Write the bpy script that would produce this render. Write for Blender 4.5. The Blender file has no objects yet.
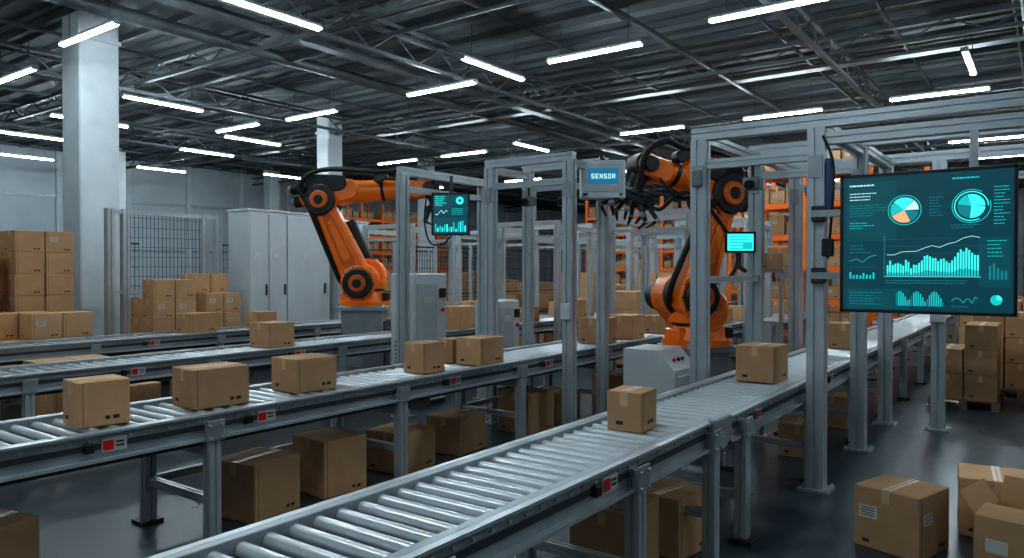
import bpy, math, random
from mathutils import Matrix, Vector
random.seed(7)
S_,C_=.588,.809
pi=math.pi

# ---------------------------------------------------------------- materials
def mat(name,col,rough=.5,metal=0.0,noise=0.0,nscale=8.0,bump=0.0,bscale=60.0,emit=None,es=0.0,stretch=None,objvar=0.0,rvar=0.0):
    m=bpy.data.materials.new(name); m.use_nodes=True
    nt=m.node_tree; N=nt.nodes; Lk=nt.links
    b=N['Principled BSDF']
    b.inputs['Base Color'].default_value=(*col,1); b.inputs['Roughness'].default_value=rough; b.inputs['Metallic'].default_value=metal
    if emit:
        b.inputs['Emission Color'].default_value=(*emit,1); b.inputs['Emission Strength'].default_value=es
    if noise or bump or rvar:
        tc=N.new('ShaderNodeTexCoord'); mp=N.new('ShaderNodeMapping')
        Lk.new(tc.outputs['Object'],mp.inputs['Vector'])
        if stretch: mp.inputs['Scale'].default_value=stretch
    last=None
    if noise:
        n=N.new('ShaderNodeTexNoise'); n.inputs['Scale'].default_value=nscale; n.inputs['Detail'].default_value=6
        Lk.new(mp.outputs[0],n.inputs['Vector'])
        mx=N.new('ShaderNodeMapRange'); mx.inputs[1].default_value=.3; mx.inputs[2].default_value=.7
        mx.inputs[3].default_value=1-noise; mx.inputs[4].default_value=1+noise
        Lk.new(n.outputs['Fac'],mx.inputs[0])
        vm=N.new('ShaderNodeVectorMath'); vm.operation='SCALE'; vm.inputs[0].default_value=col
        Lk.new(mx.outputs[0],vm.inputs['Scale']); last=vm.outputs[0]
        if objvar:
            oi=N.new('ShaderNodeObjectInfo'); m2=N.new('ShaderNodeMapRange')
            m2.inputs[3].default_value=1-objvar; m2.inputs[4].default_value=1+objvar
            Lk.new(oi.outputs['Random'],m2.inputs[0])
            v2=N.new('ShaderNodeVectorMath'); v2.operation='SCALE'
            Lk.new(last,v2.inputs[0]); Lk.new(m2.outputs[0],v2.inputs['Scale']); last=v2.outputs[0]
        Lk.new(last,b.inputs['Base Color'])
        if rvar:
            m3=N.new('ShaderNodeMapRange'); m3.inputs[1].default_value=.3; m3.inputs[2].default_value=.7
            m3.inputs[3].default_value=max(.03,rough-rvar); m3.inputs[4].default_value=rough+rvar
            Lk.new(n.outputs['Fac'],m3.inputs[0]); Lk.new(m3.outputs[0],b.inputs['Roughness'])
    if bump:
        n2=N.new('ShaderNodeTexNoise'); n2.inputs['Scale'].default_value=bscale; n2.inputs['Detail'].default_value=4
        Lk.new(mp.outputs[0],n2.inputs['Vector'])
        bp=N.new('ShaderNodeBump'); bp.inputs['Strength'].default_value=bump; bp.inputs['Distance'].default_value=.01
        Lk.new(n2.outputs['Fac'],bp.inputs['Height']); Lk.new(bp.outputs[0],b.inputs['Normal'])
    return m
ALU=mat('aluminium_extrusion',(.49,.53,.56),.33,.3,.06,5,rvar=.05)
ALUD=mat('aluminium_groove',(.08,.09,.10),.5,.6)
STEEL=mat('galvanised_steel',(.34,.375,.40),.40,.35,.12,6,rvar=.08)
STEELD=mat('dark_steel',(.05,.058,.065),.5,.5,.2,4)
ROLL=mat('roller_zinc',(.68,.72,.75),.26,.4,.05,3)
BLACK=mat('black_plastic',(.012,.013,.014),.42,0,.2,10)
RUB=mat('black_rubber',(.008,.008,.009),.6)
ORG=mat('orange_paint',(1.0,.215,.010),.32,0,.05,6,rvar=.06)
ORGD=mat('orange_paint_dark',(.70,.13,.006),.45)
CARD=mat('cardboard',(.53,.315,.165),.85,0,.07,5,bump=.12,bscale=25,objvar=.16)
CARDI=mat('cardboard_edge',(.20,.11,.055),.9)
TAPE=mat('packing_tape',(.64,.43,.24),.35)
INK=mat('printed_ink',(.05,.035,.025),.8)
LABEL=mat('paper_label',(.62,.62,.58),.7)
RED=mat('red_sticker',(.7,.015,.02),.4)
WHT=mat('white_enamel',(.60,.64,.66),.4,0,.06,3)
CAB=mat('cabinet_grey',(.50,.54,.57),.42,0,.06,2)
CONC=mat('column_plaster',(.56,.61,.64),.75,0,.1,1.5,bump=.1)
PLAST=mat('grey_plastic',(.2,.22,.23),.5)
WOOD=mat('pallet_wood',(.25,.15,.08),.85,0,.3,5,stretch=(1,8,1))
CEIL=mat('roof_steel',(.12,.14,.15),.65,0,.1,.8)
TRUSS=mat('truss_paint',(.075,.09,.097),.55,.1)
DUCT=mat('duct_steel',(.12,.14,.15),.45,.4,.2,2)
RACKO=mat('rack_orange',(1.0,.19,.008),.5)
BLUE=mat('blue_paint',(.02,.10,.22),.4)
LAMP=mat('lamp_diffuser',(.9,.9,.9),.5,emit=(.79,.93,1.0),es=118)
YEL=mat('floor_marking_yellow',(.35,.27,.05),.6,0,.4,4)
def em(name,c,s): return mat(name,(.0,.0,.0),.4,emit=c,es=s)
E_BG=em('screen_background',(.002,.050,.070),1.0)
E_PAN=em('screen_panel',(.003,.070,.09),1.0)
E_T=em('screen_teal',(.01,.48,.49),1.1)
E_TB=em('screen_teal_bright',(.05,.88,.83),1.15)
E_TD=em('screen_teal_dim',(.005,.22,.25),1.0)
E_W=em('screen_white',(.5,.8,.8),1.1)
E_O=em('screen_orange',(.8,.40,.22),1.1)
E_LB=em('sign_blue',(.01,.16,.30),1.0)

# ---------------------------------------------------------------- builder
class MB:
    def __init__(s): s.v=[];s.f=[];s.mi=[];s.sm=[];s.mats=[];s.M=Matrix.Identity(4)
    def idx(s,m):
        if m not in s.mats: s.mats.append(m)
        return s.mats.index(m)
    def add(s,vs,fs,m,smooth=False,M=None):
        T=s.M@M if M is not None else s.M
        o=len(s.v)
        for p in vs: s.v.append(tuple(T@Vector(p)))
        i=s.idx(m)
        for f in fs: s.f.append(tuple(o+k for k in f)); s.mi.append(i); s.sm.append(smooth)
    def box(s,c,d,m,M=None,ch=0):
        x,y,z=[k/2 for k in d]; cx,cy,cz=c
        if ch<=0:
            vs=[(cx+a*x,cy+b*y,cz+e*z) for a in(-1,1) for b in(-1,1) for e in(-1,1)]
            s.add(vs,[(0,1,3,2),(4,6,7,5),(0,4,5,1),(2,3,7,6),(0,2,6,4),(1,5,7,3)],m,False,M); return
        vs=[];ix={}
        for a in(-1,1):
            for b in(-1,1):
                for e in(-1,1):
                    for k in range(3):
                        q=[x-ch,y-ch,z-ch]; q[k]+=ch
                        ix[(a,b,e,k)]=len(vs); vs.append((cx+a*q[0],cy+b*q[1],cz+e*q[2]))
        fs=[]
        for a in(-1,1):
            fs.append([ix[(a,-1,-1,0)],ix[(a,1,-1,0)],ix[(a,1,1,0)],ix[(a,-1,1,0)]][::a])
            fs.append([ix[(-1,a,-1,1)],ix[(1,a,-1,1)],ix[(1,a,1,1)],ix[(-1,a,1,1)]][::-a])
            fs.append([ix[(-1,-1,a,2)],ix[(1,-1,a,2)],ix[(1,1,a,2)],ix[(-1,1,a,2)]][::a])
        for a in(-1,1):
            for b in(-1,1):
                fs.append([ix[(a,b,-1,0)],ix[(a,b,-1,1)],ix[(a,b,1,1)],ix[(a,b,1,0)]][::a*b])
                fs.append([ix[(a,-1,b,2)],ix[(a,-1,b,0)],ix[(a,1,b,0)],ix[(a,1,b,2)]][::a*b])
                fs.append([ix[(-1,a,b,1)],ix[(-1,a,b,2)],ix[(1,a,b,2)],ix[(1,a,b,1)]][::a*b])
                for e in(-1,1): fs.append([ix[(a,b,e,0)],ix[(a,b,e,1)],ix[(a,b,e,2)]][::a*b*e])
        s.add(vs,fs,m,False,M)
    def cyl(s,p0,p1,r0,r1=None,seg=16,m=None,caps=True,smooth=True,M=None):
        if r1 is None:r1=r0
        p0=Vector(p0);p1=Vector(p1);d=(p1-p0).normalized()
        u=d.cross(Vector((0,0,1))) if abs(d.z)<.9 else d.cross(Vector((0,1,0)))
        u.normalize(); w=d.cross(u)
        vs=[];fs=[]
        for p,r in((p0,r0),(p1,r1)):
            for k in range(seg):
                a=2*pi*k/seg; vs.append(p+u*math.cos(a)*r+w*math.sin(a)*r)
        for k in range(seg): fs.append((k,(k+1)%seg,seg+(k+1)%seg,seg+k))
        s.add(vs,fs,m,smooth,M)
        if caps: s.add(vs,[tuple(range(seg))[::-1],tuple(range(seg,2*seg))],m,False,M)
    def disc_y(s,x,z,r,y0,y1,m,seg=28,b=.02):
        ya,yb=min(y0,y1),max(y0,y1)
        s.cyl((x,ya+b,z),(x,yb-b,z),r,r,seg,m,False)
        s.cyl((x,ya,z),(x,ya+b,z),r-b,r,seg,m,True); s.cyl((x,yb-b,z),(x,yb,z),r,r-b,seg,m,True)
    def slot(s,p0,p1,w,m,w2=None):
        p0=Vector(p0);p1=Vector(p1);d=(p1-p0).normalized()
        up=Vector((0,0,1)) if abs(d.z)<.9 else Vector((0,1,0))
        u=d.cross(up).normalized(); v=u.cross(d)
        a=w/2;g=w*.09;dp=w*.13; b=(w2 or w)/2
        pr=[]
        for k in range(4):
            for (x,y) in((-a,-a),(-g,-a),(-g,-a+dp),(g,-a+dp),(g,-a)):
                for _ in range(k): x,y=-y,x
                pr.append((x,y*b/a))
        n=len(pr)
        vs=[p0+u*x+v*y for x,y in pr]+[p1+u*x+v*y for x,y in pr]
        s.add(vs,[(k,(k+1)%n,n+(k+1)%n,n+k) for k in range(n)],m)
        s.add(vs,[tuple(range(n))[::-1],tuple(range(n,2*n))],m)
    def hull(s,p0,p1,r0,r1,y0,y1,m,seg=12,b=.02):
        x0,z0=p0;x1,z1=p1; L=math.hypot(x1-x0,z1-z0); a=math.atan2(z1-z0,x1-x0)
        off=math.acos(max(-1,min(1,(r0-r1)/max(L,1e-6))))
        def prof(k):
            P=[]
            for i in range(seg+1):
                t=a+off+(2*pi-2*off)*i/seg; P.append((x0+(r0-k)*math.cos(t),z0+(r0-k)*math.sin(t)))
            for i in range(seg+1):
                t=a-off+2*off*i/seg; P.append((x1+(r1-k)*math.cos(t),z1+(r1-k)*math.sin(t)))
            return P
        rings=[(y0,b),(y0+b,0),(y1-b,0),(y1,b)]
        n=2*(seg+1);vs=[]
        for y,k in rings: vs+=[(x,y,z) for x,z in prof(k)]
        fs=[]
        for r in range(3):
            for k in range(n): fs.append((r*n+k,r*n+(k+1)%n,(r+1)*n+(k+1)%n,(r+1)*n+k))
        s.add(vs,fs,m); s.add(vs,[tuple(range(n))[::-1],tuple(range(3*n,4*n))],m)
    def tube(s,pts,r,m,seg=8,sub=6):
        P=[Vector(p) for p in pts];Q=[]
        for i in range(len(P)-1):
            a=P[max(i-1,0)];b=P[i];c=P[i+1];d=P[min(i+2,len(P)-1)]
            for k in range(sub):
                t=k/sub; Q.append(.5*((2*b)+(c-a)*t+(2*a-5*b+4*c-d)*t*t+(-a+3*b-3*c+d)*t**3))
        Q.append(P[-1])
        vs=[];fs=[];u=None
        for i,q in enumerate(Q):
            d=(Q[min(i+1,len(Q)-1)]-Q[max(i-1,0)]).normalized()
            if u is None: u=d.cross(Vector((.3,.9,.2))).normalized()
            u=(u-d*u.dot(d)).normalized(); w=d.cross(u)
            for k in range(seg):
                a=2*pi*k/seg; vs.append(q+u*math.cos(a)*r+w*math.sin(a)*r)
        for i in range(len(Q)-1):
            for k in range(seg): fs.append((i*seg+k,i*seg+(k+1)%seg,(i+1)*seg+(k+1)%seg,(i+1)*seg+k))
        s.add(vs,fs,m,True)
    def sphere(s,c,r,m,seg=16,rg=10):
        vs=[];fs=[]
        for i in range(rg+1):
            t=pi*i/rg
            for k in range(seg):
                a=2*pi*k/seg; vs.append((c[0]+r*math.sin(t)*math.cos(a),c[1]+r*math.sin(t)*math.sin(a),c[2]+r*math.cos(t)))
        for i in range(rg):
            for k in range(seg): fs.append((i*seg+k,(i+1)*seg+k,(i+1)*seg+(k+1)%seg,i*seg+(k+1)%seg))
        s.add(vs,fs,m,True)
    def mesh(s,name):
        me=bpy.data.meshes.new(name); me.from_pydata(s.v,[],s.f)
        for m in s.mats: me.materials.append(m)
        me.polygons.foreach_set('material_index',s.mi); me.polygons.foreach_set('use_smooth',s.sm)
        me.update(); return me
    def obj(s,name,loc=(0,0,0),rz=0):
        o=bpy.data.objects.new(name,s.mesh(name)); bpy.context.scene.collection.objects.link(o)
        o.location=loc; o.rotation_euler=(0,0,rz); return o
def inst(me,name,loc,rz=0):
    o=bpy.data.objects.new(name,me); bpy.context.scene.collection.objects.link(o)
    o.location=loc;o.rotation_euler=(0,0,rz);return o
def TR(x,y,z,rz=0): return Matrix.Translation((x,y,z))@Matrix.Rotation(rz,4,'Z')

# ---------------------------------------------------------------- room
XA,XB,YA,YB,ZC=-5.,58.,-9.,35.,7.3
fm=bpy.data.materials.new('epoxy_floor'); fm.use_nodes=True
nt=fm.node_tree;N=nt.nodes;Lk=nt.links;b=N['Principled BSDF']
tc=N.new('ShaderNodeTexCoord')
n1=N.new('ShaderNodeTexNoise');n1.inputs['Scale'].default_value=.6;n1.inputs['Detail'].default_value=5;n1.inputs['Roughness'].default_value=.55
n2=N.new('ShaderNodeTexNoise');n2.inputs['Scale'].default_value=4;n2.inputs['Detail'].default_value=4
Lk.new(tc.outputs['Object'],n1.inputs['Vector']);Lk.new(tc.outputs['Object'],n2.inputs['Vector'])
ad=N.new('ShaderNodeMath');ad.operation='ADD';Lk.new(n1.outputs['Fac'],ad.inputs[0]);Lk.new(n2.outputs['Fac'],ad.inputs[1])
cr=N.new('ShaderNodeValToRGB');cr.color_ramp.elements[0].position=.32;cr.color_ramp.elements[1].position=.68
cr.color_ramp.elements[0].color=(.024,.039,.050,1);cr.color_ramp.elements[1].color=(.046,.068,.084,1)
mh=N.new('ShaderNodeMath');mh.operation='MULTIPLY';mh.inputs[1].default_value=.5;Lk.new(ad.outputs[0],mh.inputs[0])
Lk.new(mh.outputs[0],cr.inputs[0]);Lk.new(cr.outputs[0],b.inputs['Base Color'])
mr=N.new('ShaderNodeMapRange');mr.inputs[1].default_value=.35;mr.inputs[2].default_value=.65;mr.inputs[3].default_value=.27;mr.inputs[4].default_value=.36
Lk.new(mh.outputs[0],mr.inputs[0]);Lk.new(mr.outputs[0],b.inputs['Roughness'])
m=MB();m.box(((XA+XB)/2,(YA+YB)/2,-.1),(XB-XA,YB-YA,.2),fm);m.obj('floor')
WALL=mat('painted_wall_panel',(.46,.52,.56),.7,0,.1,.7)
def wall(name,c,d):
    m=MB();m.box(c,d,WALL)
    alongx=d[0]>d[1]; L=max(d[0],d[1]); 
    sgn=-1 if (alongx and c[1]>0) or ((not alongx) and c[0]>20) else 1
    k=-L/2+1.5
    while k<L/2:
        if alongx: m.box((c[0]+k,c[1]+sgn*(d[1]/2+.06),c[2]),(.22,.12,ZC),CONC)
        else: m.box((c[0]+sgn*(d[0]/2+.06),c[1]+k,c[2]),(.12,.22,ZC),CONC)
        k+=3.0
    for z in (2.9,5.2):
        if alongx: m.box((c[0],c[1]+sgn*(d[1]/2+.03),z),(L,.06,.14),STEEL)
        else: m.box((c[0]+sgn*(d[0]/2+.03),c[1],z),(.06,L,.14),STEEL)
    m.obj(name)
wall('wall_back',((XA+XB)/2,YB+.1,ZC/2),(XB-XA,.2,ZC))
wall('wall_front',((XA+XB)/2,YA-.1,ZC/2),(XB-XA,.2,ZC))
wall('wall_left',(XA-.1,(YA+YB)/2,ZC/2),(.2,YB-YA,ZC))
wall('wall_right',(XB+.1,(YA+YB)/2,ZC/2),(.2,YB-YA,ZC))
m=MB()
x=XA;vs=[];fs=[]
prof=[(0,0),(.22,0),(.28,.09),(.5,.09),(.56,0)]
P=[]
while x<XB:
    for a,z in prof: P.append((x+a,ZC+z))
    x+=.62
for X,Z in P: vs.append((X,YA-.2,Z));vs.append((X,YB+.2,Z))
for i in range(len(P)-1): fs.append((2*i,2*i+1,2*i+3,2*i+2))
m.add(vs,fs,CEIL)
m.box(((XA+XB)/2,(YA+YB)/2,ZC+.2),(XB-XA+.8,YB-YA+.8,.1),CEIL)
m.obj('ceiling')
m=MB()
x=XA+1
while x<XB:
    m.box((x,(YA+YB)/2,ZC-.08),(.04,YB-YA,.14),TRUSS); m.box((x,(YA+YB)/2,ZC-.15),(.09,YB-YA,.015),TRUSS)
    x+=1.55
y=YA+1.2
while y<YB:
    m.box(((XA+XB)/2,y,ZC-.2),(XB-XA,.04,.07),TRUSS)
    y+=2.1
m.obj('ceiling_purlins')
def truss(name,p0,p1,zt,zb):
    m=MB();p0=Vector((*p0,0));p1=Vector((*p1,0));L=(p1-p0).length;d=(p1-p0)/L
    rz=math.atan2(d.y,d.x); m.M=TR(p0.x,p0.y,0,rz)
    m.box((L/2,0,zt),(L,.11,.07),TRUSS);m.box((L/2,0,zb),(L,.11,.07),TRUSS)
    n=int(L/.7);k=L/n
    for i in range(n):
        a=(i*k,0,zt if i%2 else zb);b=((i+1)*k,0,zb if i%2 else zt)
        m.cyl(a,b,.02,.02,6,TRUSS,False)
    m.obj(name)
for y in (-3.5,3.9,11.3,18.7,26.1): truss('roof_truss',(XA+.05,y),(XB-.05,y),ZC-.3,ZC-.78)
for x in (3.2,9.4,16.8,24.2,31.6,39,47): truss('roof_truss',(x,YA+.05),(x,YB-.05),ZC-.36,ZC-.7)
m=MB()
m.cyl((XA+.1,14.4,6.9),(XB-.1,14.4,6.9),.14,.14,16,DUCT)
m.cyl((XA+.1,.4,6.75),(XB-.1,.4,6.75),.06,.06,10,DUCT);m.cyl((XA+.1,6.6,6.8),(XB-.1,6.6,6.8),.05,.05,10,DUCT)
m.cyl((10.9,YA+.1,6.85),(10.9,YB-.1,6.85),.05,.05,10,DUCT)
m.box((26,12.6,6.75),(50,.3,.06),DUCT);m.box((18.6,13,6.8),(.35,42,.06),DUCT)
m.obj('air_duct')
def column(x,y,w):
    m=MB();m.box((0,0,ZC/2),(w,w,ZC),CONC,ch=.03);m.box((0,0,.1),(w+.06,w+.06,.2),STEELD);m.box((0,0,6.65),(w+.06,w+.06,.08),CONC)
    m.obj('building_column',(x,y,0))
column(7.24,15.95,.78);column(16.8,19.9,.62);column(26.3,24.2,.6)
column(35,24.2,.6);column(16,33,.6);column(24,33,.6)

# ---------------------------------------------------------------- tube lights
def lightmesh(L):
    m=MB()
    m.box((0,0,.06),(L,.12,.06),WHT,ch=.012)
    m.box((0,0,0),(L-.04,.075,.04),LAMP,ch=.015)
    for e in(-1,1):
        m.box((e*(L/2),0,.035),(.03,.13,.09),PLAST)
        m.cyl((e*(L/2-.3),0,.09),(e*(L/2-.3),0,.75),.008,.008,5,STEELD)
    return m.mesh('tube_light')
LM=lightmesh(2.1)
lx=[(7.5,10.36),(10.04,18.2),(10.0,25.9),(11.6,30.9),(9.97,22.0),(15.1,24.5),(14.6,21.05),(12.4,9.48),(17.7,1.36),(20.95,14.4),(20.9,27.9),(16.5,30.15)]
ly=[(6.3,13.95),(6.7,18.25),(13.0,19.5),(13.13,16.3),(13.0,11.5),(12.6,7.2),(12.15,3.65),(20.4,2.2),(20.55,5.9),(20.6,9.75),(20.75,20.6),(20.74,17.25),(28.3,1.7),(32.9,1.3),
(28.4,6),(28.4,10.5),(28.4,15),(28.4,20),(28.4,26),(37,4),(37,9),(37,14),(37,20),(46,6),(46,14),(46,24),(53,10)]
# fixtures over and behind the camera position
ly+=[(-2,3),(3,-5),(2.4,2.4),(2.2,6.5),(1.5,12),(8.5,-4),(14,-4),(20,-5),(8.5,-.8),(28,-5),(2,20)]
for x,y in lx: inst(LM,'tube_light',(x,y,6.2))
for x,y in ly: inst(LM,'tube_light',(x,y,6.2),pi/2)

# ---------------------------------------------------------------- conveyors
def conveyor(Y0,Y1,X0,X1,zt,legs,pitch=.1,rr=.034,seg=12,bolts=True,labels=()):
    m=MB()
    rail=.05
    x=X0+.06
    while x<X1-.03:
        m.cyl((x,Y0+rail,zt-rr),(x,Y1-rail,zt-rr),rr,rr,seg,ROLL,False)
        x+=pitch
    for sgn,Y in((-1,Y0),(1,Y1)):
        yi=Y-sgn*rail/2
        m.box(((X0+X1)/2,yi,zt-.075),(X1-X0,rail,.19),STEEL,ch=.004)
        m.box(((X0+X1)/2,Y+sgn*.02,zt+.012),(X1-X0,.04,.016),ALU)
        m.box(((X0+X1)/2,Y+sgn*.02,zt-.16),(X1-X0,.05,.02),ALU)
        m.box(((X0+X1)/2,Y+sgn*.004,zt-.075),(X1-X0,.012,.035),ALUD)
        m.box(((X0+X1)/2,Y-sgn*.07,zt-.19),(X1-X0,.04,.05),STEELD)
        if bolts:
            x=X0+.06
            while x<min(X1,14):
                m.cyl((x,Y,zt-.035),(x,Y+sgn*.012,zt-.035),.010,.010,6,ROLL)
                x+=pitch
    m.box(((X0+X1)/2,(Y0+Y1)/2,zt-.15),(X1-X0,Y1-Y0-.1,.01),BLACK)
    for lx_ in legs:
        for sgn,Y in((-1,Y0),(1,Y1)):
            yy=Y+sgn*.045-sgn*.02
            m.slot((lx_,yy,.03),(lx_,yy,zt-.05),.09,ALU)
            m.box((lx_,yy+sgn*.01,.015),(.17,.17,.03),STEELD)
            m.box((lx_,yy+sgn*.05,zt-.1),(.14,.015,.15),STEEL,ch=.004)
            for dx in(-.045,.045):
                for dz in(-.05,.04): m.cyl((lx_+dx,yy+sgn*.055,zt-.1+dz),(lx_+dx,yy+sgn*.07,zt-.1+dz),.011,.011,6,ROLL)
        for z in(.34,zt-.26): m.slot((lx_,Y0+.03,z),(lx_,Y1-.03,z),.06,ALU)
    for i,a in enumerate(legs[:-1]):
        if i%2==0: m.box(((a+legs[i+1])/2,Y1+.02,.34),(legs[i+1]-a,.05,.06),STEEL)
    for k in labels:
        m.box((k,Y0-.008,zt-.075),(.16,.012,.085),LABEL);m.box((k-.04,Y0-.016,zt-.075),(.065,.008,.06),RED)
        m.box((k+.035,Y0-.016,zt-.06),(.05,.006,.01),INK);m.box((k+.035,Y0-.016,zt-.085),(.05,.006,.01),INK)
        m.box((k-.16,Y0-.02,zt-.075),(.06,.04,.06),BLACK,ch=.008)
    for lx_ in legs[::3]:
        m.box((lx_+.6,(Y0+Y1)/2,zt-.26),(.34,.26,.18),PLAST,ch=.02)
        m.cyl((lx_+.45,(Y0+Y1)/2,zt-.27),(lx_+.15,(Y0+Y1)/2,zt-.27),.07,.07,14,STEELD)
    return m
ZT=.95
m=conveyor(1.88,2.57,-.6,5.0,ZT,[.4,2.05,3.72,4.85],pitch=.124,rr=.034,seg=16,labels=(3.45,))
m.box((4.98,1.84,ZT-.07),(.3,.07,.22),STEEL,ch=.01);m.box((4.98,2.61,ZT-.07),(.3,.07,.22),STEEL,ch=.01)
m.obj('roller_conveyor')
m=conveyor(1.85,2.58,5.04,24,ZT,[5.4,7.3,9.2,11.1,12.8,14.7,16.6,18.5,20.4,22.3],pitch=.125,rr=.033,labels=(5.8,8.2,11.5))
m.obj('roller_conveyor')
conveyor(4.90,5.74,-1.5,20.3,ZT,[-.8,1.1,3.03,4.95,6.87,8.8,10.7,12.6,14.5,16.5,18.5,20.1],pitch=.13,labels=(2.35,3.5,5.75,7.5,9.0)).obj('roller_conveyor')
conveyor(8.2,9.0,-2,24,ZT,[-1,1.1,3.1,5.1,7.1,9.1,11.1,13.1,15.1,17.1,19.1,21.1,23.1],pitch=.14,bolts=False,seg=8,labels=(4.2,6.4)).obj('roller_conveyor')
conveyor(11.2,12.0,-2,24,ZT,[-1,1.1,3.1,5.1,7.1,9.1,11.1,13.1,15.1,17.1,19.1,21.1,23.1],pitch=.16,bolts=False,seg=8,labels=(6,)).obj('roller_conveyor')

# ---------------------------------------------------------------- cartons
def carton(m,x,y,z,sx,sy,sz,rz=0,label=False,tape='x'):
    T=TR(x,y,z,rz)
    m.box((0,0,sz/2),(sx,sy,sz),CARD,T,ch=.006)
    e=.0015
    tw=.055
    m.box((0,0,sz+e/2),(sx-.012,tw,e),TAPE,T)
    m.box((0,0,sz+e+.0005),(sx-.012,.004,.001),CARDI,T)
    for k in(-1,1): m.box((k*(sx/2+e/2),0,sz-.05),(e,tw,.088),TAPE,T)
    m.box((-sx/2+.035,-sy/2-e/2,sz/2),(.004,e,sz-.02),CARDI,T)
    m.box((sx/2-.09,-sy/2-e/2,.055),(.04,e,.025),INK,T);m.box((sx/2-.145,-sy/2-e/2,.055),(.03,e,.025),INK,T)
    m.box((-sx/2-e/2,sy/2-.09,.055),(e,.05,.025),INK,T)
    if label:
        m.box((-sx/2+.13,-sy/2-e/2,sz*.62),(.12,e,.08),LABEL,T)
        for i in range(4): m.box((-sx/2+.13,-sy/2-e*1.2,sz*.62+.025-i*.016),(.09,e,.005),INK,T)
    if label==2:
        m.box((-sx/2-e/2,sy*.27,sz*.6),(e,.13,.09),LABEL,T)
        for i in range(4): m.box((-sx/2-e*1.2,sy*.27,sz*.6+.028-i*.018),(e,.10,.006),INK,T)
def box1(x,y,z,sx,sy,sz,rz=0,label=False,name='cardboard_box'):
    m=MB();carton(m,0,0,0,sx,sy,sz,0,label); return m.obj(name,(x,y,z),rz)
# on front conveyor
box1(4.44,2.24,ZT,.27,.24,.26,.06)
box1(7.12,2.22,ZT,.40,.36,.34,-.05)
box1(10.7,2.22,ZT,.34,.4,.34,.05)
# on middle conveyor
box1(2.43,5.30,ZT,.33,.30,.305,-.12)
box1(3.30,5.32,ZT,.45,.36,.30,-.10)
box1(4.20,5.32,ZT,.43,.36,.29,-.04)
box1(5.64,5.22,ZT,.31,.29,.31,-.1)
box1(6.52,5.18,ZT,.44,.34,.30,.02)
box1(6.45,5.53,ZT,.28,.24,.27,0)
for x in(9.4,10.3,11.5,13.2,14.3,15.4,16.9,18.3): box1(x,5.3,ZT,.48,.4,random.choice((.3,.36,.42)),random.uniform(-.1,.1))
# third conveyor
for x,w,h in((6.25,.42,.34),(9.3,.44,.34),(10.25,.5,.40),(11.3,.5,.36),(12.3,.4,.3),(14.2,.5,.4),(16.4,.5,.4),(19,.5,.4)):
    box1(x,8.6,ZT,w,.42,h,random.uniform(-.1,.1))
box1(6.95,11.6,ZT,.5,.4,.33,.05);box1(8.2,11.6,ZT,.42,.36,.30,-.05)
for x in(11.9,13.3,14.2,15.6,17.2,18.8,21):
    box1(x,11.6,ZT,.5,.42,random.choice((.28,.34,.38)),random.uniform(-.1,.1))
# beneath conveyors
box1(3.70,5.3,0,.5,.48,.46,.15);box1(4.48,5.32,.0,.46,.5,.5,-.1)
box1(5.4,5.32,0,.5,.5,.40,.1);box1(1.75,5.35,0,.46,.46,.44,.2)
box1(6.3,5.35,0,.5,.46,.4,.1);box1(7.6,5.3,0,.5,.5,.5,-.1);box1(8.3,5.3,0,.5,.5,.4,.2);box1(9.9,5.3,0,.5,.5,.45,.1);box1(11.6,5.3,0,.5,.5,.4,.2)
box1(4.28,2.28,0,.46,.44,.5,.1);box1(5.0,2.2,0,.42,.4,.42,-.2);box1(3.1,2.25,0,.5,.4,.35,.15);box1(8.4,2.2,0,.5,.4,.35,.15);box1(10.2,2.2,0,.5,.4,.4,-.1)
for x in(5.7,6.4,7.6,8.4,9.8,10.5,12.2): box1(x,8.6,0,.55,.46,random.uniform(.35,.55),random.uniform(-.2,.2))
# front right floor
box1(5.98,.86,0,.46,.46,.44,-.30,2)
def open_box(x,y,sx,sy,sz,rz):
    m=MB();t=.008
    for e in(-1,1):
        m.box((e*(sx/2-t/2),0,sz/2),(t,sy,sz),CARD);m.box((0,e*(sy/2-t/2),sz/2),(sx,t,sz),CARD)
    m.box((0,0,t/2),(sx,sy,t),CARD)
    carton(m,-sx*.2,0,.01,sx*.45,sy*.8,sz*.7);carton(m,sx*.25,0,.01,sx*.4,sy*.8,sz*.6)
    def flap(axis,e,ang,f):
        L=f; a=math.radians(ang)
        if axis=='x':
            p=[(e*sx/2,-sy/2+.005,sz),(e*sx/2,sy/2-.005,sz),(e*(sx/2+L*math.sin(a)),sy/2-.015,sz+L*math.cos(a)),(e*(sx/2+L*math.sin(a)),-sy/2+.015,sz+L*math.cos(a))]
        else:
            p=[(-sx/2+.005,e*sy/2,sz),(sx/2-.005,e*sy/2,sz),(sx/2-.015,e*(sy/2+L*math.sin(a)),sz+L*math.cos(a)),(-sx/2+.015,e*(sy/2+L*math.sin(a)),sz+L*math.cos(a))]
        q=[Vector(k)+Vector((0,0,.006)) for k in p]
        m.add([Vector(k) for k in p]+q,[(0,1,2,3),(7,6,5,4),(0,4,5,1),(1,5,6,2),(2,6,7,3),(3,7,4,0)],CARD)
    flap('x',-1,-78,sx*.4);flap('x',1,20,sx*.35);flap('y',1,35,sy*.35);flap('y',-1,80,sy*.35)
    m.box((-sx/2-.001,sy*.2,sz*.5),(.002,.13,.09),LABEL)
    return m.obj('open_cardboard_box',(x,y,0),rz)
open_box(6.0,.12,.5,.46,.36,-.25); box1(6.75,.32,0,.5,.5,.44,.1)

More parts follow.
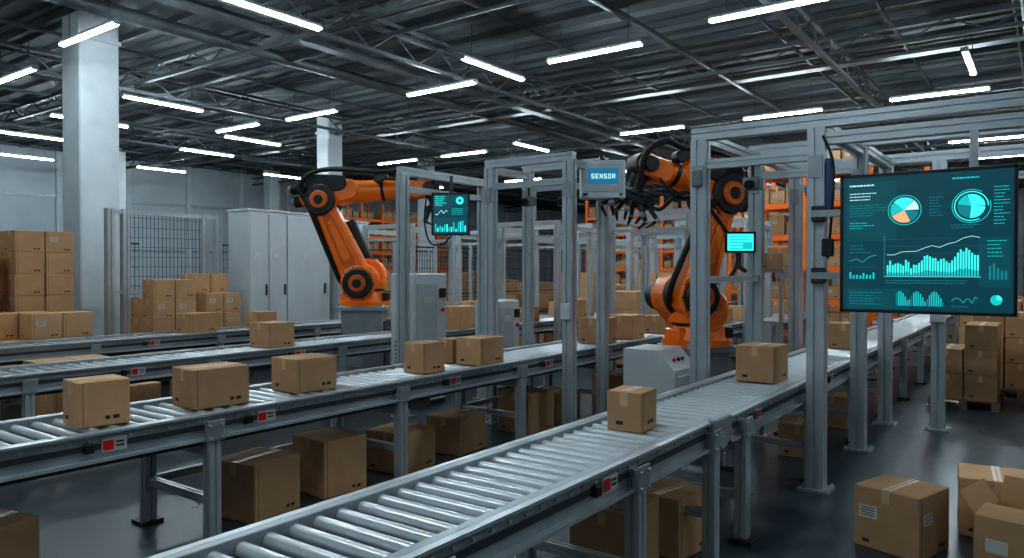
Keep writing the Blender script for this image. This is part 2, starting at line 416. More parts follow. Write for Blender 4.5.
# ---------------------------------------------------------------- pallets with stacks
def pallet(m,sx=1.2,sy=1.0):
    for i in range(7): m.box((-sx/2+.05+i*(sx-.1)/6,0,.125),(.1,sy,.02),WOOD)
    for j in(-1,0,1):
        m.box((0,j*(sy/2-.05),.105),(sx,.1,.02),WOOD);m.box((0,j*(sy/2-.05),.01),(sx,.1,.02),WOOD)
        for i in(-1,0,1): m.box((i*(sx/2-.07),j*(sy/2-.05),.057),(.14,.1,.075),WOOD)
def stack(name,x,y,nx,ny,levels,bs,rz=0,drop=.0,seed=0):
    r=random.Random(seed);m=MB();pallet(m,nx*bs[0]+.05,ny*bs[1]+.05)
    for k in range(levels):
        for i in range(nx):
            for j in range(ny):
                if k==levels-1 and r.random()<drop: continue
                carton(m,(i-(nx-1)/2)*bs[0],(j-(ny-1)/2)*bs[1],.136+k*bs[2],bs[0]-.02,bs[1]-.02,bs[2]-.004,r.uniform(-.03,.03),r.random()<.3)
    o=m.obj(name,(x,y,0),rz);return o
pn='palletised_box_stack'
stack(pn,5.45,14.1,2,2,7,(.46,.45,.36),0,.5,1)
stack(pn,4.3,14.2,2,2,6,(.5,.45,.38),.05,.4,2)
stack(pn,5.0,12.9,3,2,3,(.46,.42,.4),.0,.4,12)
stack(pn,7.0,12.75,2,2,5,(.4,.4,.34),0,.5,4)
stack(pn,7.95,12.8,2,2,5,(.38,.4,.36),.05,.5,5)
stack(pn,2.7,10.1,3,2,2,(.45,.45,.36),0,.3,6)
stack(pn,4.6,10.1,3,2,2,(.45,.45,.36),0,.4,16)
stack(pn,12.9,1.0,2,2,3,(.46,.42,.36),0,.4,7)
stack(pn,14.5,.35,2,3,3,(.5,.44,.4),0,.3,8)
stack(pn,16.3,.9,2,2,3,(.5,.45,.42),0,.0,9)
stack(pn,18.0,.2,3,3,3,(.45,.45,.42),0,.3,10)
stack(pn,12.9,-.2,2,2,3,(.5,.45,.4),0,.0,11)
base=[]
for sd,(lv,dr) in enumerate(((4,.4),(5,.3),(3,.4))):
    r=random.Random(sd);mm=MB();pallet(mm,1.35,1.0)
    for kk in range(lv):
        for i in range(3):
            for j in range(2):
                if kk==lv-1 and r.random()<dr: continue
                carton(mm,(i-1)*.44,(j-.5)*.46,.136+kk*.36,.42,.44,.355,r.uniform(-.03,.03),r.random()<.2)
    base.append(mm.mesh(pn))
for x,y in((13.9,14.4),(15.6,14.5),(17.3,14.4),(19.0,14.6),(21,14.4),(23.2,14.2),(15.6,17.5),(18,17.6),(20.2,17.4),(22.5,17.5),(25,17.2),(26,14),(26.5,11.2),(28.2,12.5),(10.9,17.4),(12.7,20),(19,21.5),(22,22),(25,21),(26,19.4),(25.9,2.4),(27,.3),(29,-.6),(30,2),(22.4,-.2),(24.4,-.6),(20.3,-.3),(13.8,7.0),(15.7,7.0),(17.6,7.0),(12.9,10.1),(15.2,10.1),(17.2,10.1),(19.6,10.1)):
    inst(random.choice(base),pn,(x,y,0),random.choice((0,pi)))

# ---------------------------------------------------------------- racks
def rack(x,y,L,rz,seed,H=5.6,D=1.1):
    r=random.Random(seed);m=MB();n=max(1,int(L/1.4));b=L/n
    for i in range(n+1):
        for e in(-1,1):
            m.box((-L/2+i*b,e*D/2,H/2),(.15,.08,H),RACKO)
        for z in [k*.7+.3 for k in range(7)]: m.cyl((-L/2+i*b,-D/2,z),(-L/2+i*b,D/2,z+.5),.02,.02,5,RACKO,False)
    for z in [.25+k*.88 for k in range(6)]:
        for e in(-1,1): m.box((0,e*D/2,z),(L,.06,.15),RACKO)
        m.box((0,0,z+.085),(L,D,.02),WOOD)
        for i in range(n):
            for j in range(3):
                if r.random()<.1: continue
                h=r.choice((.34,.44,.5,.54))
                carton(m,-L/2+i*b+.29+j*.43,-.12+r.uniform(-.05,.05),z+.10,.39,.7,h,r.uniform(-.04,.04),True)
    m.obj('pallet_rack',(x,y,0),rz)
rack(21.6,5.45,2.9,-pi/2,1,5.3);rack(34,16,7,-pi/2,2);rack(30,7,7,-pi/2,3);rack(38,-3,7,-pi/2,4);rack(30,30,9,0,5)

# ---------------------------------------------------------------- gantry portals
PW=.15
def portal(m,x,ys,z=3.36,w=PW,low=True):
    for y in ys:
        m.slot((x,y,.02),(x,y,z),w,ALU); m.box((x,y,.012),(w+.12,w+.12,.024),STEEL)
        for a in(-1,1):
            for b_ in(-1,1): m.cyl((x+a*(w/2+.035),y+b_*(w/2+.035),.02),(x+a*(w/2+.035),y+b_*(w/2+.035),.045),.015,.015,6,ROLL)
        m.box((x-w/2-.008,y,z-.35),(.016,w*.8,.2),STEEL)
    y0,y1=min(ys),max(ys)
    m.slot((x,y0-w/2,z+w*.4),(x,y1+w/2,z+w*.4),w*.8,ALU)
    if low: m.slot((x,y0+w/2,z-.24),(x,y1-w/2,z-.24),w*.6,ALU)
m=MB()
portal(m,7.07,(1.71,2.82),3.28);portal(m,8.9,(1.71,2.85));portal(m,10.6,(1.72,2.85,1.12,-1.4))
m.slot((7.07,1.79,3.18),(7.07,-1.4,3.18),.11,ALU);m.slot((7.07,1.79,3.34),(7.07,-1.4,3.34),.11,ALU);m.slot((7.07,-1.4,0),(7.07,-1.4,3.4),.15,ALU)
for y in(1.71,2.83):
    m.slot((7.15,y,3.32),(8.82,y,3.32),.11,ALU);m.slot((8.98,y,3.36),(10.52,y,3.36),.11,ALU)
m.slot((8.9,1.65,3.42),(8.9,-1.4,3.42),.11,ALU);m.slot((7.15,-1.4,3.3),(10.52,-1.4,3.3),.1,ALU)
m.slot((7.15,2.83,1.9),(8.82,2.83,1.9),.07,ALU)
m.box((7.07,1.61,2.75),(.1,.06,.5),BLUE,ch=.01)
m.box((6.98,1.60,2.2),(.05,.1,.16),BLACK,ch=.01)
m.box((10.5,1.12,1.5),(.08,.16,.3),WHT,ch=.01);m.box((6.98,2.82,2.9),(.06,.1,.16),PLAST,ch=.01)
m.tube([(7.0,1.65,3.2),(6.96,1.55,2.9),(6.97,1.58,2.3),(6.98,1.6,2.1)],.012,RUB)
m.obj('aluminium_gantry_frame')
m=MB();portal(m,7.65,(4.70,5.90),3.32,.13);portal(m,8.5,(4.72,5.9),3.36,.12)
for y in(4.71,5.9): m.slot((7.71,y,3.3),(8.44,y,3.3),.09,ALU)
m.box((7.565,4.70,1.5),(.05,.13,.2),WHT,ch=.01)
m.obj('aluminium_gantry_frame')
m=MB()
for x in(7.25,9.0):
    m.slot((x,7.1,0),(x,7.1,3.28),.13,ALU);m.box((x,7.1,.012),(.24,.24,.024),STEEL)
m.slot((7.18,7.1,3.34),(9.07,7.1,3.34),.11,ALU);m.slot((7.3,7.1,3.1),(8.95,7.1,3.1),.08,ALU)
m.obj('aluminium_gantry_frame')
mm=MB();portal(mm,0,(0,1.4),2.9,.11);portal(mm,1.3,(0,1.4),2.9,.11)
for y in(0,1.4): mm.slot((0,y,2.85),(1.3,y,2.85),.1,ALU)
FR=mm.mesh('aluminium_gantry_frame')
for x,y in((11.2,4.65),(14.0,4.65),(12.4,7.9),(15.5,7.9),(18.7,7.9),(11.4,10.9),(14.6,10.9),(18,10.9),(21.8,7.9),(21.5,10.9)):
    inst(FR,'aluminium_gantry_frame',(x,y,0))

# ---------------------------------------------------------------- safety fence
mm=MB();H=2.6;W=1.5
mm.slot((0,0,0),(0,0,H+.1),.08,ALU);mm.box((0,0,.01),(.16,.16,.02),STEEL)
mm.box((W/2,0,H),(W,.03,.04),STEELD);mm.box((W/2,0,.15),(W,.03,.04),STEELD);mm.box((W/2,0,1.35),(W,.03,.03),STEELD)
i=.1
while i<W: mm.box((i,0,H/2+.08),(.008,.008,H-.16),STEELD);i+=.1
i=.25
while i<H: mm.box((W/2,0,i),(W,.008,.008),STEELD);i+=.2
FE=mm.mesh('safety_fence_panel')
for i in range(-4,4): inst(FE,'safety_fence_panel',(3.6+i*1.5-.9,16.9,0))
for i in range(7): inst(FE,'safety_fence_panel',(13.3+i*1.5,13.3,0))
for i in range(8): inst(FE,'safety_fence_panel',(10.2+i*1.5,16.2,0))

m=MB()
for x,y in((6.45,13.55),(6.75,13.6),(8.3,13.6),(8.6,13.6)): m.slot((x,y,0),(x,y,3.1),.13,ALU);m.box((x,y,.01),(.22,.22,.02),STEEL)
m.slot((6.45,13.58,3.05),(8.6,13.6,3.05),.07,ALU);m.slot((6.45,13.58,1.6),(8.6,13.6,1.6),.06,ALU)
for i in range(20): m.box((6.85+i*.075,13.6,2.3),(.007,.007,1.5),STEELD)
for i in range(8): m.box((7.6,13.6,1.7+i*.18),(1.5,.007,.007),STEELD)
m.obj('aluminium_post_frame')

# ---------------------------------------------------------------- cabinets
def cabinet(x,y,w,d,h,doors,rz=0,name='electrical_cabinet'):
    m=MB();m.box((0,0,h/2+.05),(w,d,h-.1),CAB,ch=.015);m.box((0,0,.05),(w-.04,d-.04,.1),STEELD);m.box((0,0,h),(w+.04,d+.04,.05),CAB,ch=.01)
    dw=w/doors
    for i in range(doors):
        cx=-w/2+dw*(i+.5)
        m.box((cx,-d/2-.012,h/2+.05),(dw-.03,.024,h-.25),CAB,ch=.006)
        m.box((cx+dw*.36,-d/2-.04,h*.5),(.03,.04,.22),STEELD,ch=.006)
        for k in range(6): m.box((cx,-d/2-.027,h*.14+k*.03),(dw*.5,.006,.012),STEELD)
        m.box((cx-dw*.1,-d/2-.027,h*.72),(.14,.006,.09),LABEL)
    return m.obj(name,(x,y,0),rz)
cabinet(9.25,13.2,.9,.7,3.2,2);cabinet(10.35,13.3,1.15,.7,3.2,1);cabinet(11.55,13.2,.9,.7,3.1,1)
def ctrl(x,y,w,d,h):
    m=MB();m.box((0,0,h/2+.03),(w,d,h-.06),WHT,ch=.02);m.box((0,0,.03),(w-.05,d-.05,.06),STEELD)
    m.box((-w*.14,-d/2-.01,h*.55),(w*.6,.02,h*.75),CAB,ch=.006);m.box((w*.35,-d/2-.01,h*.85),(.14,.02,.14),BLACK,ch=.005)
    m.cyl((w*.35,-d/2,h*.72),(w*.35,-d/2-.04,h*.72),.03,.03,12,RED);m.box((-w*.14,-d/2-.025,h*.8),(.2,.01,.1),LABEL)
    for k in range(7): m.box((-w/2-.005,0,h*.3+k*.06),(.01,d*.6,.02),STEELD)
    m.obj('robot_controller_cabinet',(x,y,0))
ctrl(8.15,7.65,.7,.5,1.95);ctrl(9.9,7.5,.6,.5,1.5)
m=MB();w=.66
vs=[(-w/2,-.33,.08),(w/2,-.33,.08),(w/2,.33,.08),(-w/2,.33,.08),(-w/2,-.33,.82),(w/2,-.33,.82),(w/2,.33,1.05),(-w/2,.33,1.05),(-w/2,-.12,1.05),(w/2,-.12,1.05)]
m.add(vs,[(0,3,2,1),(0,1,5,4),(4,5,9,8),(8,9,6,7),(2,3,7,6),(1,2,6,9,5),(3,0,4,8,7)],WHT)
m.box((0,0,.04),(w-.05,.6,.08),STEELD);m.box((0,-.34,.45),(w-.12,.02,.6),CAB,ch=.006)
for k in range(5): m.box((0,-.355,.3+k*.05),(w*.5,.01,.02),STEELD)
for k in range(3): m.cyl((-.15+k*.12,-.24,.91),(-.15+k*.12,-.255,.945),.02,.02,10,(RED,BLACK,BLUE)[k])
m.obj('machine_control_cabinet',(8.38,3.85,0))

# ---------------------------------------------------------------- robots
def robot(X,Y,zb,pw,Sh,El,Wr,Tl,k=1.0,ex=0,turn=0.0,gk=1.0):
    m=MB()
    m.M=Matrix(((S_,C_,0,X),(-C_,S_,0,Y),(0,0,1,0),(0,0,0,1)))@Matrix.Rotation(turn,4,'Z')
    m.box((0,0,zb/2-.02),(pw*.8,pw*.8,zb-.08),STEEL,ch=.02);m.box((0,0,.03),(pw*1.15,pw*1.15,.06),STEEL,ch=.01);m.box((0,0,zb-.04),(pw,pw,.08),STEEL,ch=.01)
    for a in(-1,1):
        m.box((a*pw*.41,0,zb*.5),(.02,pw*.5,zb*.6),STEELD)
        for b_ in(-1,1): m.cyl((a*pw*.42,b_*pw*.42,zb),(a*pw*.42,b_*pw*.42,zb+.04),.03,.03,6,ROLL)
    m.cyl((0,0,zb),(0,0,zb+.08),.40*k,.40*k,32,ORG);m.cyl((0,0,zb+.08),(0,0,zb+.26),.33*k,.27*k,32,ORG)
    m.box((.0,.0,zb+.14),(.72*k,.30*k,.18),ORG,ch=.03)
    m.box((.34*k,-.1,zb+.16),(.12,.18,.14),BLACK,ch=.015)
    m.cyl((0,0,zb+.26),(0,0,zb+.30),.29*k,.29*k,32,BLACK);m.cyl((0,0,zb+.30),(0,0,zb+.44),.33*k,.33*k,32,ORG)
    zt=zb+.5
    sx,sz=Sh;ex_,ez=El;wx,wz=Wr;tx,tz=Tl
    m.hull((0,zt),(sx,sz),.30*k,.25*k,.04*k,.32*k,ORG)
    m.hull((0,zt-.04),(sx*.6,(zt+sz)/2),.24*k,.2*k,-.3*k,.1*k,ORG)
    m.disc_y(sx,sz,.27*k,-.36*k,-.30*k,ORG);m.disc_y(sx,sz,.225*k,-.42*k,-.34*k,BLACK);m.disc_y(sx,sz,.13*k,-.44*k,-.4*k,ORGD,20,.01);m.disc_y(sx,sz,.07*k,-.46*k,-.42*k,BLACK,16,.01)
    m.disc_y(sx,sz,.24*k,-.02,.06*k,BLACK);m.disc_y(sx,sz,.19*k,.3*k,.56*k,BLACK)
    for i in range(10):
        a=2*pi*i/10; m.cyl((sx+.245*k*math.cos(a),-.375*k,sz+.245*k*math.sin(a)),(sx+.245*k*math.cos(a),-.36*k+.02,sz+.245*k*math.sin(a)),.014,.014,6,STEELD)
    m.hull(Sh,El,.22*k,.15*k,-.31*k,-.02,ORG,b=.045)
    d=Vector((ex_-sx,ez-sz));L=d.length;d/=L;nrm=Vector((-d.y,d.x))
    q0=(sx+d.x*.36*k,sz+d.y*.36*k);q1=(ex_-d.x*.30*k,ez-d.y*.30*k)
    m.hull(q0,q1,.11*k,.075*k,-.325*k,-.3*k,ORGD,b=.008)
    m.hull((q0[0]+d.x*.1,q0[1]+d.y*.1),(q1[0]-d.x*.1,q1[1]-d.y*.1),.06*k,.038*k,-.335*k,-.31*k,ORG,b=.006)
    m.cyl((sx-nrm.x*.2*k+d.x*.1,.14*k,sz-nrm.y*.2*k+d.y*.1),(sx-nrm.x*.2*k+d.x*L*.7,.14*k,sz-nrm.y*.2*k+d.y*L*.7),.09*k,.09*k,16,BLACK)
    m.disc_y(ex_,ez,.235*k,-.36*k,-.27*k,BLACK);m.disc_y(ex_,ez,.14*k,-.40*k,-.35*k,ORGD,20);m.disc_y(ex_,ez,.07*k,-.415*k,-.38*k,BLACK,16,.01)
    m.disc_y(ex_,ez,.23*k,-.03,.26*k,BLACK)
    f=Vector((wx-ex_,wz-ez));FL=f.length;f/=FL;fn=Vector((-f.y,f.x))
    if fn.y<0: fn=-fn
    ec=(ex_+fn.x*.12*k,ez+fn.y*.12*k)
    m.hull((ec[0]-f.x*.12*k,ec[1]-f.y*.12*k),(ec[0]+f.x*.42*k,ec[1]+f.y*.42*k),.25*k,.17*k,-.14*k,.24*k,ORG,b=.05)
    a0=(ec[0]+f.x*.3*k,.05*k,ec[1]+f.y*.3*k);a1=(wx-f.x*.12,.05*k,wz-f.y*.12)
    m.cyl(a0,a1,.185*k,.135*k,24,ORG)
    mid=[(a0[i]+a1[i])/2 for i in range(3)]
    m.cyl((mid[0]-f.x*.03,mid[1],mid[2]-f.y*.03),(mid[0]+f.x*.03,mid[1],mid[2]+f.y*.03),.17*k,.165*k,24,BLACK)
    for i,(yy,o) in enumerate(((-.09,.12),(.1,.15),(.02,-.07))):
        p=(ec[0]-f.x*.2*k+fn.x*o*k,yy*k,ec[1]-f.y*.2*k+fn.y*o*k)
        m.cyl(p,(p[0]-f.x*.26*k,p[1],p[2]-f.y*.26*k),.095*k,.09*k,16,BLACK)
        m.cyl((p[0]-f.x*.26*k,p[1],p[2]-f.y*.26*k),(p[0]-f.x*.31*k,p[1],p[2]-f.y*.31*k),.06*k,.05*k,16,STEEL)
    m.hull((ec[0]-f.x*.1*k+fn.x*.16*k,ec[1]-f.y*.1*k+fn.y*.16*k),(ec[0]+f.x*.28*k+fn.x*.12*k,ec[1]+f.y*.28*k+fn.y*.12*k),.15*k,.12*k,-.16*k,.2*k,BLACK)
    m.hull((wx-f.x*.2*k,wz-f.y*.2*k),(wx,wz),.13*k,.12*k,-.13*k,-.06*k,ORG);m.hull((wx-f.x*.2*k,wz-f.y*.2*k),(wx,wz),.13*k,.12*k,.15*k,.22*k,ORG)
    m.disc_y(wx,wz,.15*k,-.08*k,.18*k,BLACK,24)
    m.disc_y(wx,wz,.09*k,-.19*k,-.12*k,BLACK,20,.01)
    t=Vector((tx-wx,tz-wz));TL=t.length;t/=TL
    m.cyl((wx,.05*k,wz),(wx+t.x*TL*.55,.05*k,wz+t.y*TL*.55),.11*k,.09*k,20,BLACK)
    m.cyl((wx+t.x*TL*.55,.05*k,wz+t.y*TL*.55),(wx+t.x*TL*.62,.05*k,wz+t.y*TL*.62),.12*k,.12*k,20,STEEL)
    g=(wx+t.x*TL*.62,wz+t.y*TL*.62)
    k2=k*gk
    T=Matrix.Translation((g[0],.05*k,g[1]))@Matrix.Rotation(math.atan2(t.x,t.y),4,'Y')
    m.box((0,0,.06*k2),(.40*k2,.2*k2,.1*k2),BLACK,T,ch=.015)
    m.box((0,0,.0),(.16*k2,.24*k2,.06*k2),STEELD,T,ch=.01)
    for sx_ in(-1,-.33,.33,1):
        for sy_ in(-1,1):
            o=Vector((sx_*.17*k2,sy_*.07*k2,0)); w1=o+Vector((sx_*.1*k2,sy_*.04*k2,.20*k2)); w2=o+Vector((sx_*.02*k2,0,.30*k2))
            m.cyl(T@(o+Vector((0,0,.1*k2))),T@w1,.025*k2,.022*k2,10,STEELD)
            m.cyl(T@w1,T@w2,.022*k2,.010*k2,10,BLACK)
            m.sphere(T@w1,.032*k2,STEEL,10,6)
    c1=[(-.05,.35*k,zt-.1),(sx-.25*k,-.1,sz-.05),(sx-.3*k+d.x*.3,-.2*k,sz+d.y*.35),(ex_-nrm.x*-.24*k-d.x*.2,-.3*k,ez-d.y*.2+.0),(ex_-f.x*.3*k,-.34*k,ez+.22*k),(ec[0]+f.x*.05,-.26*k,ec[1]+.34*k),(mid[0],-.2*k,mid[2]+.26*k),(wx-f.x*.2,-.2*k,wz+.26*k),(wx+f.x*.1,-.16*k,wz+.1),(g[0],-.08*k,g[1])]
    m.tube(c1,.035*k,RUB);m.tube([(p[0]+.04,p[1]+.07,p[2]+.03) for p in c1],.024*k,RUB)
    m.hull((mid[0]-.05,mid[2]+.16*k),(mid[0]+.05,mid[2]+.2*k),.07*k,.06*k,-.22*k,-.08*k,BLACK)
    if ex:
        m.tube([(g[0]+.05,0,g[1]-.05),(g[0]+.2,-.2,g[1]-.22),(g[0]+.45,-.3,g[1]-.02),(g[0]+.75,-.35,g[1]-.1),(sx+.55,-.4,(sz+ez)/2-.1),(sx+.4,-.4,sz+.2)],.024,RUB)
        m.tube([(wx+.1,-.1,wz-.1),(wx+.35,-.25,wz-.42),(wx+.7,-.3,wz-.38),(ex_-.15,-.35,ez-.3)],.02,RUB)
    m.obj('industrial_robot_arm')
robot(9.3,3.75,1.02,.76,(-.22,1.66),(.26,2.98),(-.80,3.33),(-.98,2.76),1.12,1,.36,1.15)
robot(9.16,9.9,1.37,.9,(-.05,1.77),(-.72,3.22),(1.15,3.46),(1.32,3.06),1.15,0)

# ---------------------------------------------------------------- monitors
def quad(m,x0,y0,x1,y1,z,mt): m.add([(x0,y0,z),(x1,y0,z),(x1,y1,z),(x0,y1,z)],[(0,1,2,3)],mt)
def pie(m,cx,cy,r0,r1,a0,a1,z,mt,seg=20):
    vs=[];n=max(2,int(seg*abs(a1-a0)/(2*pi))+1)
    for i in range(n+1):
        a=a0+(a1-a0)*i/n
        vs.append((cx+r0*math.cos(a),cy+r0*math.sin(a),z));vs.append((cx+r1*math.cos(a),cy+r1*math.sin(a),z))
    m.add(vs,[(2*i,2*i+1,2*i+3,2*i+2) for i in range(n)],mt)
def line(m,pts,w,z,mt):
    for (x0,y0),(x1,y1) in zip(pts,pts[1:]):
        d=Vector((x1-x0,y1-y0)).normalized();n=Vector((-d.y,d.x))*w/2
        m.add([(x0-n.x,y0-n.y,z),(x1-n.x,y1-n.y,z),(x1+n.x,y1+n.y,z),(x0+n.x,y0+n.y,z)],[(0,1,2,3)],mt)
def text(r,m,x,y,w,n,dy,z,mt,h=.007):
    for i in range(n):
        xx=x;yy=y-i*dy;end=x+w*r.uniform(.5,1)
        while xx<end:
            l=r.uniform(.008,.03); quad(m,xx,yy,min(xx+l,end),yy+h,z,mt); xx+=l+.005
def body(m,w,h,d=.05):
    m.box((0,0,-d/2),(w,h,d),BLACK,ch=.008)
    m.box((0,0,-d-.02),(w*.6,h*.6,.05),PLAST,ch=.01)
    for e in(-1,1):
        m.box((0,e*(h/2-.012),.004),(w,.024,.01),BLACK);m.box((e*(w/2-.012),0,.004),(.024,h,.01),BLACK)
    quad(m,-w/2+.02,-h/2+.02,w/2-.02,h/2-.02,.001,E_BG)
r=random.Random(3)
m=MB();m.M=Matrix(((0,0,-1,6.86),(-1,0,0,.835),(0,1,0,2.225),(0,0,0,1)))
W,H=1.27,1.17
body(m,W,H,.06)
z=.003
for a in((-.58,.02,-.2,.52),(-.18,.02,.2,.52),(.22,.06,.59,.52),(-.58,-.36,-.34,0),(-.32,-.36,.36,.0),(.38,-.36,.59,.03),(-.58,-.55,-.1,-.38),(-.08,-.55,.59,-.38)): quad(m,*a,.002,E_PAN if r.random()<.35 else E_BG)
text(r,m,-.56,.485,.3,1,.02,z,E_W,.012);text(r,m,-.56,.42,.22,3,.026,z,E_W);text(r,m,-.56,.32,.3,5,.022,z,E_TD,.006);text(r,m,-.56,.17,.2,3,.022,z,E_T,.006)
text(r,m,.2,.5,.35,1,.02,z,E_T,.012)
for a0,a1,mt in((0,.9,E_W),(.9,2.5,E_TB),(2.5,3.6,E_T),(3.6,5.2,E_O),(5.2,6.2,E_TD)): pie(m,-.14,.27,.0,.105,a0,a1-.05,z,mt)
pie(m,-.14,.27,.118,.125,0,2*pi,z,E_T,36)
text(r,m,.04,.36,.1,7,.024,z,E_TD,.006)
for a0,a1,mt in((0,1.9,E_TB),(1.9,3.0,E_T),(3.0,4.6,E_TD),(4.6,6.25,E_TB)): pie(m,.33,.28,.0,.095,a0,a1-.04,z,mt)
pie(m,.33,.28,.11,.118,0,5.2,z,E_TB,36);pie(m,.33,.28,.128,.134,1,6.6,z,E_T,36)
text(r,m,.48,.42,.11,12,.026,z,E_T,.006);text(r,m,.19,.13,.3,2,.02,z,E_TD,.006)
n=34
for i in range(n):
    x=-.27+i*.66/n;h=.09+.10*(i/n)+r.uniform(-.025,.04)+.03*math.sin(i*.5)
    quad(m,x,-.28,x+.013,-.28+h,z,E_TB)
    quad(m,x,-.28,x+.013,-.28+h*.3,z+.0005,E_T)
line(m,[(-.29,-.28),(.40,-.28)],.003,z,E_W);line(m,[(-.29,-.28),(-.29,.06)],.002,z,E_T)
line(m,[(-.27+i*.055,-.11+.012*i+r.uniform(-.02,.025)) for i in range(13)],.004,z+.001,E_W)
for i in range(5): line(m,[(-.29,-.21+i*.06),(.40,-.21+i*.06)],.0015,z-.0005,E_TD)
text(r,m,-.28,-.315,.62,2,.02,z,E_TD,.006)
text(r,m,-.56,-.02,.2,3,.03,z,E_TD,.006);line(m,[(-.56,-.15),(-.5,-.13),(-.46,-.16),(-.4,-.11),(-.35,-.1)],.004,z,E_T);line(m,[(-.56,-.2),(-.35,-.2)],.002,z,E_TD)
for i in range(8): quad(m,-.56+i*.026,-.3,-.545+i*.026,-.3+r.uniform(.02,.07),z,E_T)
text(r,m,.44,.0,.13,5,.03,z,E_T,.006)
for i in range(5): quad(m,.45+i*.026,-.3,.465+i*.026,-.3+r.uniform(.05,.13),z,E_TD)
text(r,m,-.56,-.42,.3,5,.024,z,E_TD,.007)
for i in range(22): quad(m,-.2+i*.016,-.52,-.19+i*.016,-.52+.03+.09*abs(math.sin(i*.4+1)),z,E_T if i%7 else E_TD)
line(m,[(.2+i*.02,-.47+r.uniform(-.03,.04)) for i in range(10)],.004,z,E_T);pie(m,.50,-.46,.0,.04,0,6.28,z,E_T);pie(m,.50,-.46,.0,.04,0,1.5,z+.001,E_TB)
text(r,m,.2,-.52,.2,1,.02,z,E_TD,.006)
m.M=Matrix.Identity(4)
m.box((6.93,1.2,2.5),(.05,1.05,.06),STEEL);m.box((6.93,1.2,1.95),(.05,1.05,.06),STEEL)
m.box((6.96,1.67,2.5),(.09,.12,.14),STEELD,ch=.01);m.box((6.96,1.67,1.95),(.09,.12,.14),STEELD,ch=.01)
m.slot((7.0,.5,3.12),(7.0,.5,1.9),.06,ALU);m.box((6.96,.5,2.2),(.06,.1,.5),STEELD)
m.obj('dashboard_display')

def small_screen(x,y,zc):
    m=MB();m.M=Matrix(((S_,0,-C_,x),(-C_,0,-S_,y),(0,1,0,zc),(0,0,0,1)))
    return m
m=small_screen(7.95,6.85,2.79);w,h=.54,.60;body(m,w,h,.05)
for a in((-.24,.06,-.02,.27),(0,.12,.25,.27),(0,-.02,.25,.1),(-.24,-.28,.25,-.05)): quad(m,*a,.002,E_PAN)
text(r,m,-.22,.24,.18,5,.03,z,E_TB,.01)
for i in range(14): quad(m,-.22+i*.032,-.25,-.2+i*.032,-.25+r.uniform(.04,.16),z,E_TB if i%2 else E_T)
pie(m,.13,.19,.02,.055,0,6.2,z,E_TB);text(r,m,.02,.07,.2,4,.025,z,E_T,.008);line(m,[(-.22+i*.03,.0+r.uniform(-.02,.06)) for i in range(7)],.008,z,E_W)
m.cyl((0,.28,-.08),(0,.55,-.14),.025,.025,10,STEELD)
m.tube([(0,-.3,-.05),(-.12,-.42,-.1),(-.3,-.4,-.1),(-.38,-.1,-.1),(-.35,.3,-.14)],.012,RUB)
m.obj('control_monitor')
m=small_screen(8.72,2.98,2.33);w,h=.36,.25;body(m,w,h,.04)
quad(m,-.16,-.1,.16,.1,.002,E_TB)
for i in range(5): quad(m,-.13,.06-i*.035,.13-i*.02,.070-i*.035,z,E_T)
quad(m,.03,-.08,.14,.0,z,E_T)
m.cyl((0,-.12,-.03),(0,-.3,-.03),.02,.02,10,STEELD);m.cyl((0,-.3,-.03),(.1,-.34,-.12),.025,.025,10,STEELD)
m.obj('control_monitor')
m=small_screen(8.12,4.50,3.13)
m.box((0,0,-.1),(.56,.48,.2),WHT,ch=.015);m.box((0,.02,.005),(.48,.34,.012),CAB)
quad(m,-.19,-.06,.19,.13,.013,E_LB)
F={'S':[(0,0,1,.2),(0,.4,1,.6),(0,.8,1,1),(0,.5,.25,1),(.75,0,1,.5)],'E':[(0,0,1,.2),(0,.4,.8,.6),(0,.8,1,1),(0,0,.25,1)],'N':[(0,0,.25,1),(.75,0,1,1),(.2,.5,.5,.9),(.45,.2,.8,.6)],'O':[(0,0,1,.2),(0,.8,1,1),(0,0,.25,1),(.75,0,1,1)],'R':[(0,0,.25,1),(0,.8,1,1),(0,.4,1,.6),(.75,.5,1,1),(.6,0,.9,.45)]}
for i,ch in enumerate('SENSOR'):
    for a in F[ch]: quad(m,-.150+i*.052+a[0]*.038,.005+a[1]*.06,-.150+i*.052+a[2]*.038,.005+a[3]*.06,.016,E_W)
m.box((.22,-.19,.01),(.03,.03,.02),BLACK);m.box((-.22,-.19,.01),(.06,.03,.02),BLUE)
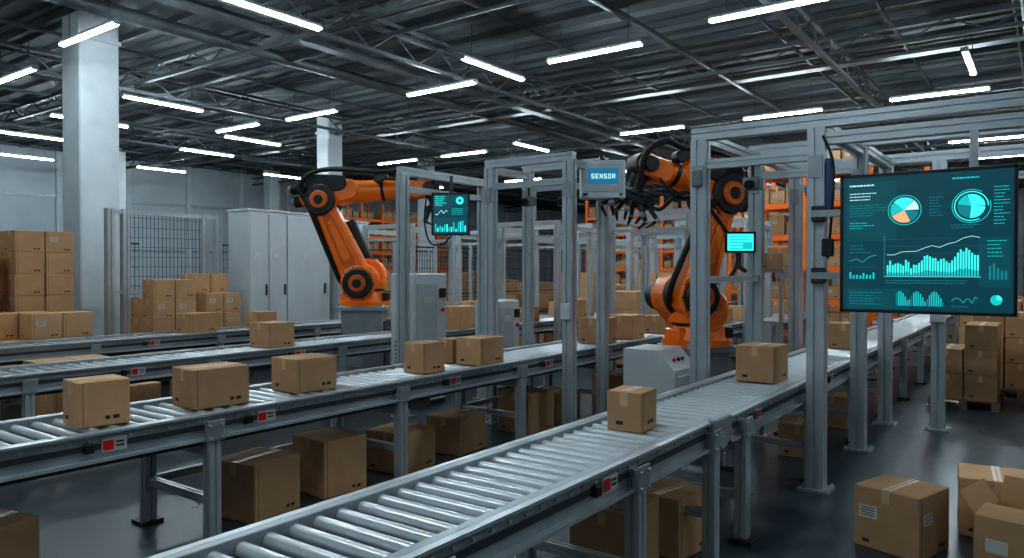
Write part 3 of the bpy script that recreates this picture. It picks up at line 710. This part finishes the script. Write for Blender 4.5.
m.cyl((0,.24,-.1),(0,.3,-.16),.04,.04,12,STEELD);m.cyl((.1,-.24,-.1),(.1,-.32,-.1),.03,.03,12,STEELD)
m.obj('sensor_sign_box')
def sensor(x,y,z):
    m=MB();m.box((0,0,0),(.12,.16,.12),PLAST,ch=.01);m.cyl((-.06,0,0),(-.12,0,-.02),.04,.045,12,BLACK);m.cyl((0,0,.06),(0,0,.17),.015,.015,8,STEELD)
    m.obj('machine_vision_camera',(x,y,z))
sensor(8.5,5.3,2.92);sensor(7.65,5.3,2.86);sensor(7.07,2.3,2.82);sensor(8.9,2.2,2.9)

m=MB()
m.box((0,0,1.98),(1.5,.5,.04),STEEL)
for a in(-1,1):
    for b_ in(-1,1): m.slot((a*.7,b_*.2,0),(a*.7,b_*.2,1.96),.06,ALU)
m.box((0,0,1.2),(1.5,.5,.03),STEEL)
carton(m,-.4,0,2.0,.35,.35,.26);carton(m,.0,0,2.0,.35,.35,.36,.1);carton(m,.42,0,2.0,.36,.35,.3)
m.obj('storage_shelf_with_boxes',(12.2,3.5,0))

m=MB()
m.box((8,3.3,.003),(16,.07,.006),YEL)
m.obj('floor_marking_tape')
m=MB()
m.tube([(1.6,4.0,.015),(2.3,4.2,.015),(2.8,3.7,.015),(3.6,3.8,.015),(4.6,4.25,.015),(5.6,4.1,.015)],.012,RUB)
m.obj('floor_power_cable')

# ---------------------------------------------------------------- world, camera
w=bpy.data.worlds.new('World');bpy.context.scene.world=w;w.use_nodes=True
w.node_tree.nodes['Background'].inputs[0].default_value=(.05,.07,.08,1);w.node_tree.nodes['Background'].inputs[1].default_value=.3
cd=bpy.data.cameras.new('camera');cam=bpy.data.objects.new('camera',cd);bpy.context.scene.collection.objects.link(cam)
cd.sensor_width=36;cd.lens=740/1024*36;cd.clip_end=200
yaw=math.atan2(S_,C_)
cam.location=(0,0,2.0);cam.rotation_euler=(pi/2-math.atan(9/740),0,yaw-pi/2)
bpy.context.scene.camera=cam
try:
    bpy.context.scene.view_settings.view_transform='Standard'
    bpy.context.scene.view_settings.look='Medium High Contrast'
except Exception as e: print(e)
